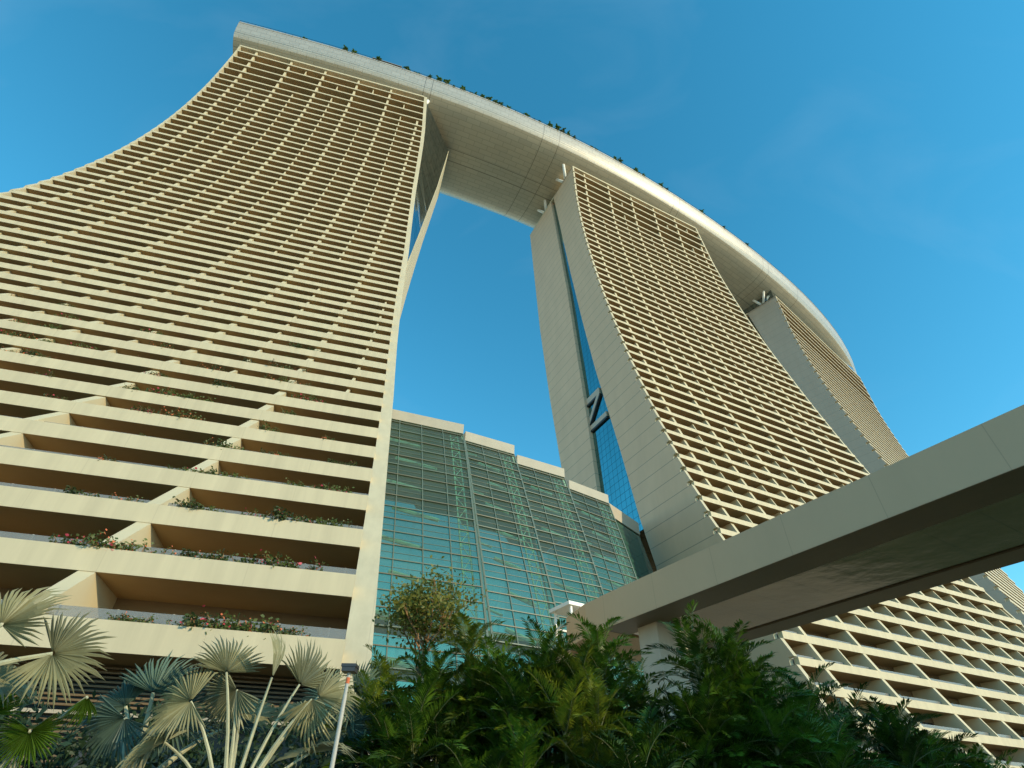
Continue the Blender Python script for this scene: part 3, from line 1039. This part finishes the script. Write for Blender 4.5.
def fan_leaf(mb, hub, out, nrm, R, rnd, m, segs=40, spread=2.45, droop=.25, cup=.30):
    """costapalmate fan: pleated segments joined for the inner half, free and pointed outside"""
    out = out.normalized()
    lat = nrm.cross(out).normalized()
    nrm = out.cross(lat).normalized()
    dth = 2 * spread / segs
    for i in range(segs):
        th = -spread + dth * (i + .5)
        r = R * (1.0 - .16 * (abs(th) / spread) ** 2) * rnd.uniform(.84, 1.06)
        jit = rnd.uniform(-.035, .035)
        hang = rnd.choice((.05, .1, .15, .3, .5))
        tw = rnd.uniform(-.1, .1)

        def pt(rr, a, h):
            f = rr / R
            c = cos(a) * rr
            s_ = sin(a) * rr
            lift = cup * (abs(sin(a)) ** 1.5) * rr - droop * f * f * R * (.4 + .6 * max(0, cos(a)))
            return hub + out * c + lat * s_ + nrm * (lift + h)
        r0, r1, r2 = .04 * R, .52 * r, r
        h = dth * .5
        w1 = dth * .5
        pl = .10 * R * dth / .12
        b0 = [pt(r0, th - h, 0), pt(r0, th, pl * .15), pt(r0, th + h, 0)]
        b1 = [pt(r1, th - w1, 0), pt(r1, th + jit, pl * .45), pt(r1, th + w1, 0)]
        rm = .78 * r
        wm = dth * .27
        b2 = [pt(rm, th - wm + jit, tw * .05), pt(rm, th + jit, pl * .35 + tw * .05), pt(rm, th + wm + jit, tw * .05)]
        tip = pt(r2, th + jit * 1.5, -.35 * hang * R)
        v = b0 + b1 + b2 + [tip]
        mb.mesh(v, [(0, 1, 4, 3), (1, 2, 5, 4), (3, 4, 7, 6), (4, 5, 8, 7), (6, 7, 9), (7, 8, 9)], m)


def fan_frond(parent, crown, hub, R, seed, m='bism', nrm=None, droop=.36, out=None, sag=.15, pr=.04, spread=2.3):
    rnd = random.Random(seed)
    crown, hub = Vector(crown), Vector(hub)
    mb = MB()
    ax = hub - crown
    pts = []
    for i in range(7):
        t = i / 6
        p = crown + ax * t + Vector((0, 0, sag * ax.length * sin(pi * t) * .6))
        pts.append(p)
    mb.tube(pts, [pr * (1.35 - .75 * i / 6) for i in range(7)], 'stalk', 6)
    o = Vector(out) if out else (pts[-1] - pts[-2]).normalized() + Vector((0, 0, -.15))
    if nrm is None:
        side = Vector((ax.x, ax.y, 0))
        nrm = Vector((0, 0, 1)) - side.normalized() * .5 if side.length > .05 else Vector((0, -1, .3))
    fan_leaf(mb, hub, o, Vector(nrm), R, rnd, m, segs=max(12, int(40 * spread / 2.3)), spread=spread, droop=droop)
    return mb.build("fan_frond", parent)


def fan_palm(label, base, crown_z, fronds, m='bism', seed=0, group=None, trunk_r=.2, pr=.04):
    root = thing("fan_palm", base, 0, label, "fan palm", group)
    mb = MB()
    n = 9
    rnd = random.Random(seed)
    mb.tube([(rnd.uniform(-.02, .02), rnd.uniform(-.02, .02), crown_z * i / (n - 1)) for i in range(n)], [trunk_r * (1.25 if i == 0 else 1.0 + .06 * (i % 2)) for i in range(n)], 'bark', 10)
    mb.build("trunk", root, smooth=True)
    b = Vector(base)
    for i, f in enumerate(fronds):
        h, R = f[0], f[1]
        kw = dict(pr=pr, **(f[2] if len(f) > 2 else {}))
        fan_frond(root, Vector((0, 0, crown_z)), Vector(h) - b, R, seed * 50 + i, m, **kw)
    return root


def pinnate(mb, base, az, elev, L, rnd, m, n=30, leaf=.42, curve=1.25, stem=.016, vfold=.55):
    """arching feather frond"""
    hd = Vector((cos(az), sin(az), 0))
    pts, dirs = [], []
    p = Vector(base)
    steps = 10
    for i in range(steps + 1):
        t = i / steps
        e = elev - curve * t * t
        d = hd * cos(e) + Vector((0, 0, sin(e)))
        pts.append(p.copy())
        dirs.append(d)
        p = p + d * (L / steps)
    mb.tube(pts, [stem * (1.25 - t / steps) for t in range(steps + 1)], 'cane', 5, cap=False)
    side = hd.cross(Vector((0, 0, 1)))
    for i in range(n):
        t = .16 + .84 * (i + .5) / n
        f = t * steps
        k = min(int(f), steps - 1)
        q = pts[k].lerp(pts[k + 1], f - k)
        d = dirs[k]
        upn = side.cross(d)
        ll = leaf * (1.0 - .75 * abs(t - .45) ** 1.4 * 1.6) * rnd.uniform(.85, 1.1)
        for sg in (-1, 1):
            ld = (side * sg * 1.0 + d * (.55 + .6 * t) + upn * vfold * rnd.uniform(.5, 1.2)).normalized()
            wv = d.cross(ld).normalized()
            wd = wv.cross(ld).normalized() * (.017 + .012 * rnd.random())
            a = q
            mid = q + ld * ll * .55 + Vector((0, 0, -.03 * ll))
            tip = q + ld * ll + Vector((0, 0, -.22 * ll * rnd.uniform(.5, 1.4)))
            mb.mesh([a, mid - wd, mid + wv * .006, mid + wd, tip], [(0, 1, 2), (0, 2, 3), (1, 4, 2), (2, 4, 3)], m)


def crown_proto(seed, m, nf=9, L=1.42):
    rnd = random.Random(seed)
    mb = MB()
    a0 = rnd.random() * 6
    for i in range(nf):
        az = a0 + i * 2.399 + rnd.uniform(-.25, .25)
        el = 1.35 - 1.05 * (i / nf) + rnd.uniform(-.12, .12)
        pinnate(mb, (rnd.uniform(-.03, .03), rnd.uniform(-.03, .03), -.35 + .35 * (1 - i / nf)), az, el, L * rnd.uniform(.8, 1.1), rnd, m, n=26, leaf=.46 * L / 1.42, curve=rnd.uniform(.6, 1.35), stem=.011)
    return mb


PROTO = {}
for i in range(5):
    for key, m in (('g', 'areca'), ('y', 'areca2')):
        mb = crown_proto(100 + i, m, nf=10 + i % 3)
        o = mb.build("crown")
        PROTO[(key, i)] = o.data
        bpy.data.objects.remove(o)
_c = MB()
_c.tube([(0, 0, 0), (.02, .01, .5), (0, -.01, 1.0)], [.055, .046, .038], 'cane', 7, cap=False)
_o = _c.build("trunk", smooth=True)
CANE = _o.data
bpy.data.objects.remove(_o)


def feather_palm(label, base, stems, seed, key='g', group="feather palms planted under the glass atrium"):
    """clumping palm: stems = list of (dx, dy, height, crown scale)"""
    rnd = random.Random(seed)
    root = thing("feather_palm", (base[0], base[1], 0), 0, label, "palm", group)
    for dx, dy, h, sc in stems:
        tr = bpy.data.objects.new("trunk", CANE)
        COL.objects.link(tr)
        tr.parent = root
        tx, ty = rnd.uniform(-.06, .06) * h, rnd.uniform(-.06, .06) * h
        tr.location = (dx - tx, dy - ty, 0)
        tr.rotation_euler = (-atan2(ty, h), atan2(tx, h), 0)
        tr.scale = (1, 1, h)
        cr = bpy.data.objects.new("crown", PROTO[(key, rnd.randrange(5))])
        COL.objects.link(cr)
        cr.parent = root
        cr.location = (dx, dy, h)
        cr.rotation_euler = (rnd.uniform(-.15, .15), rnd.uniform(-.15, .15), rnd.random() * 6.28)
        cr.scale = (sc, sc, sc)
    return root


def clump(x, y, top, n, spread, seed, low=.35, sc=1.0):
    rnd = random.Random(seed)
    out = [(0, 0, top - 1.0 * sc, sc)]
    for i in range(n - 1):
        a = rnd.random() * 6.28
        r = spread * sqrt(rnd.random())
        h = (top - 1.0) * rnd.uniform(low, .95)
        out.append((r * cos(a), r * sin(a), max(.3, h), sc * rnd.uniform(.8, 1.1)))
    return out


# silver fan palms in the left foreground
fan_palm("silver fan palm with two big sunlit leaves at the picture's far left edge", (-6.95, 6.2, 0), 2.2, [
    ((-5.45, 7.1, 3.38), .64, dict(nrm=(.45, -.85, .30), out=(.55, .25, -.05))),
    ((-5.95, 6.75, 3.60), .66, dict(nrm=(.1, -.8, .5), out=(-.1, .1, .6))),
    ((-6.4, 7.4, 3.2), .72, dict(nrm=(.2, -.7, .5))),
    ((-7.6, 6.8, 3.4), .9), ((-7.9, 5.6, 3.2), .9), ((-6.9, 5.2, 3.4), .9)], 'bism', 1)
fan_palm("silver fan palm with many upright leaves standing in front of the lowest balcony", (-3.75, 9.3, 0), 1.75, [
    ((-4.22, 9.05, 3.62), .64, dict(nrm=(.5, -.75, .25), out=(-.10, .1, .9), spread=1.55)),
    ((-4.50, 8.85, 3.20), .66, dict(nrm=(.3, -.8, .4), out=(-.8, -.1, -.15), spread=2.2)),
    ((-4.05, 9.2, 3.42), .66, dict(nrm=(.15, -.95, .2), out=(-.55, .1, -.8), spread=1.9)),
    ((-3.22, 9.45, 3.55), .68, dict(nrm=(.75, -.6, .2), out=(.35, .1, .9), spread=1.35)),
    ((-2.92, 9.55, 3.40), .66, dict(nrm=(-.2, -.8, .5), out=(.75, .1, .15), spread=1.9)),
    ((-2.92, 9.25, 3.32), .62, dict(nrm=(-.1, -.9, .3), out=(.1, 0, -.95), spread=1.2)),
    ((-3.50, 9.0, 3.55), .70, dict(nrm=(.97, -.2, .1), out=(.12, -.05, 1), spread=.45)),
    ((-4.85, 9.2, 2.75), .7, dict(out=(-.8, -.2, -.4))),
    ((-4.2, 9.9, 3.2), .7), ((-3.3, 10.2, 3.3), .7), ((-3.0, 9.9, 2.7), .7)], 'bism', 2, pr=.026)
fan_palm("fan palm with shade put into its leaf colour, between the two silver fan palms", (-5.5, 9.9, 0), 2.1, [
    ((-5.45, 9.5, 3.42), .72, dict(nrm=(.1, -.9, .3), out=(.15, .1, .9), spread=1.5)),
    ((-5.85, 9.6, 3.25), .66, dict(nrm=(.1, -.9, .3), out=(-.7, 0, .35), spread=1.8)),
    ((-5.1, 9.55, 3.15), .7, dict(nrm=(-.1, -.9, .3), out=(.7, 0, -.1), spread=2.0)),
    ((-5.6, 9.3, 3.05), .7, dict(nrm=(.1, -.8, .5), out=(-.35, -.1, -.8), spread=1.7)),
    ((-6.3, 10.4, 3.0), .7), ((-4.7, 10.6, 3.1), .7)], 'bism_shaded', 3)
fan_palm("fan palm with shade put into its leaf colour, behind the white pole of the black-headed lamp", (-3.75, 14.6, 0), 3.0, [
    ((-3.55, 14.3, 4.3), .95, dict(nrm=(-.2, -.9, .3), out=(.7, 0, -.3))),
    ((-4.1, 14.4, 4.2), .95, dict(nrm=(.2, -.9, .3), out=(-.6, 0, -.3))),
    ((-3.6, 14.2, 3.7), .95, dict(nrm=(-.1, -.9, .3), out=(.4, 0, -.9))),
    ((-3.2, 14.8, 3.9), .9), ((-4.5, 14.9, 3.8), .9)], 'bism_shaded', 4)
fan_palm("low bright green palm under the big silver leaf at far left", (-6.6, 8.6, 0), 1.9, [
    ((-6.15, 8.3, 2.75), .45, dict(nrm=(.4, -.8, .3), out=(.2, 0, -.8))),
    ((-5.65, 8.35, 3.15), .38, dict(nrm=(.8, -.5, .2), out=(.1, 0, -.9), spread=.9)),
    ((-6.6, 8.1, 2.9), .45, dict(nrm=(0, -.9, .3), out=(-.4, 0, .5))),
    ((-6.9, 8.2, 2.6), .45)], 'areca', 5, trunk_r=.09)

# dark clipped hedge behind them
def hedge(name, label, x0, y0, x1, y1, h, dpt, n, m, seed):
    rnd = random.Random(seed)
    mb = MB()
    for i in range(n):
        t = rnd.random()
        c = Vector((x0 + (x1 - x0) * t + rnd.gauss(0, dpt * .4), y0 + (y1 - y0) * t + rnd.gauss(0, dpt * .4), h * rnd.random() ** .7 * (1 + .12 * sin(t * 25))))
        d = Vector((rnd.gauss(0, 1), rnd.gauss(0, 1), rnd.gauss(.3, 1))).normalized()
        s_ = d.cross(Vector((rnd.gauss(0, 1), rnd.gauss(0, 1), rnd.gauss(0, 1)))).normalized()
        l = rnd.uniform(.12, .3)
        mb.face([c, c + d * l * .5 + s_ * l * .16, c + d * l, c + d * l * .5 - s_ * l * .16], m)
    o = mb.build(name)
    return tag(o, label, "hedge")


hedge("hedge", "dark leafy hedge along the foot of the near tower", -13, 11.0, -3, 14.6, 3.5, 1.0, 12000, 'hedge', 5)

# feather palms
FP = [
    # x, y, top, n, spread, key, label, seed, scale
    (-3.05, 14.7, 5.3, 6, .55, 'y', "leftmost feather palm, slim, next to the black-headed lamp", 1, .85),
    (-.95, 14.6, 6.2, 6, .5, 'y', "yellow-green feather palm just right of the small leafy tree, tallest in its row", 2, 1.0),
    (-1.75, 14.2, 5.2, 6, .8, 'g', "dark feather palm clump in front of the small leafy tree's trunk", 3, 1.0),
    (-.2, 14.0, 5.35, 8, .8, 'g', "dark feather palm clump below the lattice of the second atrium panel", 4, 1.0),
    (.85, 13.9, 5.55, 8, .8, 'g', "feather palm clump below the right edge of the second atrium panel", 5, 1.0),
    (1.6, 13.4, 5.2, 8, .8, 'y', "yellowish feather palm clump left of the bridge's pier", 6, .95),
    (2.15, 13.9, 5.95, 7, .6, 'g', "feather palm with upright fronds reaching the bridge's landing", 7, 1.0),
    (3.0, 14.2, 4.9, 7, .7, 'g', "low feather palm clump in front of the bridge's white pier", 8, .95),
    (3.95, 12.5, 5.45, 9, .6, 'g', "tall feather palm right of the pier with fronds against the bridge soffit", 9, 1.0),
    (4.65, 12.5, 5.4, 8, .7, 'g', "bushy feather palm beneath the bridge beside the white cobra-head lamp", 10, 1.0),
    (5.6, 13.5, 4.6, 8, .9, 'g', "feather palm clump in front of the middle tower's grey end wall", 11, 1.0),
    (6.7, 14.0, 4.75, 8, .9, 'g', "dark feather palm clump at the corner of the middle tower's lowest balconies", 12, 1.0),
    (8.0, 14.8, 4.45, 8, 1.0, 'g', "dark feather palm clump below the third balcony row of the middle tower", 13, 1.0),
    (9.4, 15.6, 4.3, 8, 1.0, 'g', "dark feather palm clump with a thin white pole rising beside it", 14, 1.0),
    (11.0, 16.6, 4.15, 8, 1.0, 'g', "second feather palm clump from the right end of the row", 15, 1.0),
    (12.6, 17.6, 3.75, 7, 1.0, 'g', "last and lowest feather palm clump at the right end of the row", 16, 1.0),
    (.3, 12.6, 3.5, 8, 1.0, 'g', "low dark feather palm in the front row below the yellowish clump", 17, 1.0),
    (2.6, 12.2, 3.5, 8, .9, 'g', "low front feather palm clump before the pier", 18, 1.0),
    (6.0, 12.2, 3.6, 8, 1.0, 'g', "low front feather palm clump under the cobra-head lamp", 19, 1.0),
]
for x, y, top, n, sp, key, lab, sd, sc in FP:
    feather_palm(lab, (x, y), clump(x, y, top, n + 8, sp * 1.1, sd, low=.25, sc=sc * .92), sd, key)


# the small leafy tree with orange twigs
def small_tree(label, base, top, seed):
    rnd = random.Random(seed)
    root = thing("leafy_tree", (base[0], base[1], 0), 0, label, "tree")
    tr = MB()
    tw = MB()
    lf = MB()
    h0 = top * .47
    tr.tube([(0, 0, 0), (.05, .02, h0 * .5), (0, .05, h0)], [.13, .10, .08], 'bark', 8)
    tips = []

    def grow(p, d, l, r, depth):
        q = p + d * l
        (tr if depth < 2 else tw).tube([p, p.lerp(q, .5) + Vector((rnd.gauss(0, .03), rnd.gauss(0, .03), 0)), q], [r, r * .85, r * .65], 'bark' if depth < 2 else 'twig', 5, cap=False)
        if depth >= 4:
            tips.append((q, d))
            return
        if depth >= 2:
            tips.append((q, d))
        for k in range(3 if depth else 5):
            nd = (d + Vector((rnd.gauss(0, .46), rnd.gauss(0, .46), rnd.gauss(.30, .25)))).normalized()
            grow(q, nd, l * rnd.uniform(.55, .85), r * .62, depth + 1)
    grow(Vector((0, .05, h0)), Vector((0, 0, 1)), 1.3, .065, 0)
    for q, d in tips:
        for k in range(22):
            c = q + Vector((rnd.gauss(0, .17), rnd.gauss(0, .17), rnd.gauss(.02, .2)))
            dd = Vector((rnd.gauss(0, 1), rnd.gauss(0, 1), rnd.gauss(.2, .8))).normalized()
            s_ = dd.cross(Vector((rnd.gauss(0, 1), rnd.gauss(0, 1), rnd.gauss(0, 1)))).normalized()
            l = rnd.uniform(.08, .17)
            lf.face([c, c + dd * l * .5 + s_ * l * .27, c + dd * l, c + dd * l * .5 - s_ * l * .27], 'tree')
    tr.build("trunk", root, smooth=True)
    tw.build("branch", root)
    lf.build("crown", root)
    return root


small_tree("small leafy tree with orange twigs rising above the palms before the atrium", (-2.25, 15.4), 7.3, 12)


# ------------------------------------------------------------------ lamps
def pole_lamp(label, base, h, r, kind):
    root = thing("street_lamp", (base[0], base[1], 0), 0, label, "street lamp")
    mb = MB()
    mb.tube([(0, 0, 0), (0, 0, h * .5), (0, 0, h - .35)], [r * 1.15, r, r * .92], 'pole', 12)
    mb.box((-.16, -.16, 0), (.16, .16, .06), 'steel')
    mb.build("pole", root, smooth=False)
    hd = MB()
    if kind == 'box':
        hd.tube([(0, 0, h - .36), (0, 0, h - .05)], [r * .8, r * .8], 'pole', 8)
        hd.tube([(0, 0, h - .20), (0, 0, h - .12)], [r * .9, r * .9], 'flower2', 8)
        hd.box((-.10, -.10, h - .05), (.10, .10, h + .01), 'lamphead')
        hd.box((-.11, -.11, h + .01), (.11, .11, h + .05), 'lamphead')
    else:
        hd.tube([(0, 0, h - .4), (0, 0, h - .1), (-.15, 0, h + .02)], r * .7, 'pole', 8)
        hd.hexa([(-.5, -.14, h), (.18, -.17, h - .02), (.18, .17, h - .02), (-.5, .14, h), (-.4, -.09, h + .17), (.1, -.12, h + .19), (.1, .12, h + .19), (-.4, .09, h + .17)], 'white')
    hd.build("lamp_head", root)
    return root


pole_lamp("white lamp pole with a flat black square head in front of the near tower's corner", (-2.37, 9.0), 3.68, .033, 'box')
pole_lamp("white cobra-head street lamp half sunk in the palms right of the bridge pier", (6.4, 17.2), 4.78, .06, 'cobra')
pole_lamp("thin white lamp pole rising from the palms near the right end of the row", (12.3, 20.6), 3.95, .07, 'box')


# ------------------------------------------------------------------ planter shrubs on the balconies
def shrub_mesh(seed, fl):
    rnd = random.Random(seed)
    mb = MB()
    for k in range(11):
        a = rnd.random() * 6.28
        p = Vector((rnd.gauss(0, .35), rnd.gauss(0, .08), 0))
        d = Vector((cos(a) * .6, sin(a) * .35 - .15, .7)).normalized()
        l = rnd.uniform(.2, .5)
        q = p + d * l + Vector((0, -.08, -.06))
        mb.tube([p, p.lerp(q, .5) + Vector((0, 0, .06)), q], .010, 'twig', 4, cap=False)
        for j in range(26):
            c = p.lerp(q, rnd.uniform(.2, 1.05)) + Vector((rnd.gauss(0, .06), rnd.gauss(0, .06), rnd.gauss(0, .06)))
            dd = Vector((rnd.gauss(0, 1), rnd.gauss(0, 1), rnd.gauss(0, 1))).normalized()
            s_ = dd.cross(Vector((rnd.gauss(0, 1), rnd.gauss(0, 1), rnd.gauss(0, 1)))).normalized()
            ll = rnd.uniform(.06, .12)
            m = fl if (fl and rnd.random() < .30 and j > 10) else 'shrub'
            mb.face([c, c + dd * ll * .5 + s_ * ll * .35, c + dd * ll, c + dd * ll * .5 - s_ * ll * .35], m)
    return mb


SH = []
for i in range(8):
    fl = [None, 'flower', 'flower2', None, 'flower', None, 'flower2', None][i]
    o = shrub_mesh(i, fl).build("planter_shrub")
    SH.append((o.data, fl))
    bpy.data.objects.remove(o)
rnd = random.Random(77)
ca, sa = cos(L_Y), sin(L_Y)


def on_left(x, y, z):
    return (L_O[0] + ca * x - sa * y, L_O[1] + sa * x + ca * y, z)


SHRUB_LAB = {None: "sprig of green balcony planting in a planter of the near tower",
             'flower': "pink-flowered bougainvillea in a balcony planter of the near tower",
             'flower2': "orange-flowered bougainvillea in a balcony planter of the near tower"}
for k in range(44, 56):
    lo = interp(k, [44, 48, 51, 55], [20, 36, 50, 57.5])
    n = {44: 4, 45: 5, 46: 9, 47: 12, 48: 8, 49: 9, 50: 7, 51: 8, 52: 9, 53: 10, 54: 11, 55: 10}[k]
    for j in range(n):
        x = rnd.uniform(lo, eL(LZ[k]) - 1.4)
        me, fl = SH[rnd.randrange(8)]
        o = bpy.data.objects.new("planter_shrub", me)
        COL.objects.link(o)
        o.location = on_left(x, LS[k] + rnd.uniform(.25, .5), LZ[k] + par(k) - .02)
        o.rotation_euler = (0, 0, L_Y + rnd.uniform(-.4, .4))
        s_ = rnd.uniform(.7, 1.5)
        o.scale = (s_ * 1.2, s_, s_)
        tag(o, SHRUB_LAB[fl], "planter shrub", {None: "green balcony planting", 'flower': "pink balcony bougainvillea", 'flower2': "orange balcony bougainvillea"}[fl])

# ------------------------------------------------------------------ small trees along the rim of the roof deck
def roof_tree_mesh(seed):
    rnd = random.Random(seed)
    tr, cr = MB(), MB()
    h = rnd.uniform(1.8, 3.2)
    tr.tube([(0, 0, 0), (.05, 0, h)], [.12, .07], 'bark', 6)
    for i in range(10):
        a = i * 2.4
        e = rnd.uniform(-.3, 1.2)
        L = rnd.uniform(.9, 1.6)
        p = Vector((.05, 0, h))
        for t in range(5):
            e2 = e - .35 * t
            q = p + Vector((cos(a) * cos(e2), sin(a) * cos(e2), sin(e2))) * L / 5
            s_ = Vector((-sin(a), cos(a), 0)) * (.22 if t < 4 else .05)
            cr.face([p - s_, p + s_, q + s_, q - s_], 'areca')
            p = q
    for i in range(60):
        c = Vector((rnd.gauss(0, .5), rnd.gauss(0, .5), rnd.gauss(h * .35, .4)))
        d = Vector((rnd.gauss(0, 1), rnd.gauss(0, 1), rnd.gauss(0, 1))).normalized() * .3
        s_ = d.cross(Vector((0.3, .5, .8))).normalized() * .13
        cr.face([c - s_, c + s_, c + d], 'shrub')
    return tr, cr


RT = []
for i in range(4):
    t, c = roof_tree_mesh(40 + i)
    to, co = t.build("trunk"), c.build("crown")
    RT.append((to.data, co.data))
    bpy.data.objects.remove(to)
    bpy.data.objects.remove(co)
rnd = random.Random(5)
ROOFX = [44 + ((q * 61 % 47) / 47) ** .9 * 118 for q in range(26)] + [20, 33, 36, 58, 62, 74, 77, 86, 88, 97, 98.5, 108, 111, 118, 126, 128, 137, 147, 150, 160, 163, 172, 183, 196, 212]
for x in ROOFX:
    px, py = deck_point(x, rnd.uniform(.25, .7))
    root = thing("roof_tree", (px, py, 203.4), rnd.random() * 6, "tiny palm peeping over the rim of the roof deck", "palm", "palms along the roof deck's rim")
    t, c = RT[rnd.randrange(4)]
    s_ = rnd.uniform(.5, 1.35)
    for nm, me in (("trunk", t), ("crown", c)):
        o = bpy.data.objects.new(nm, me)
        COL.objects.link(o)
        o.parent = root
        o.scale = (s_, s_, s_)
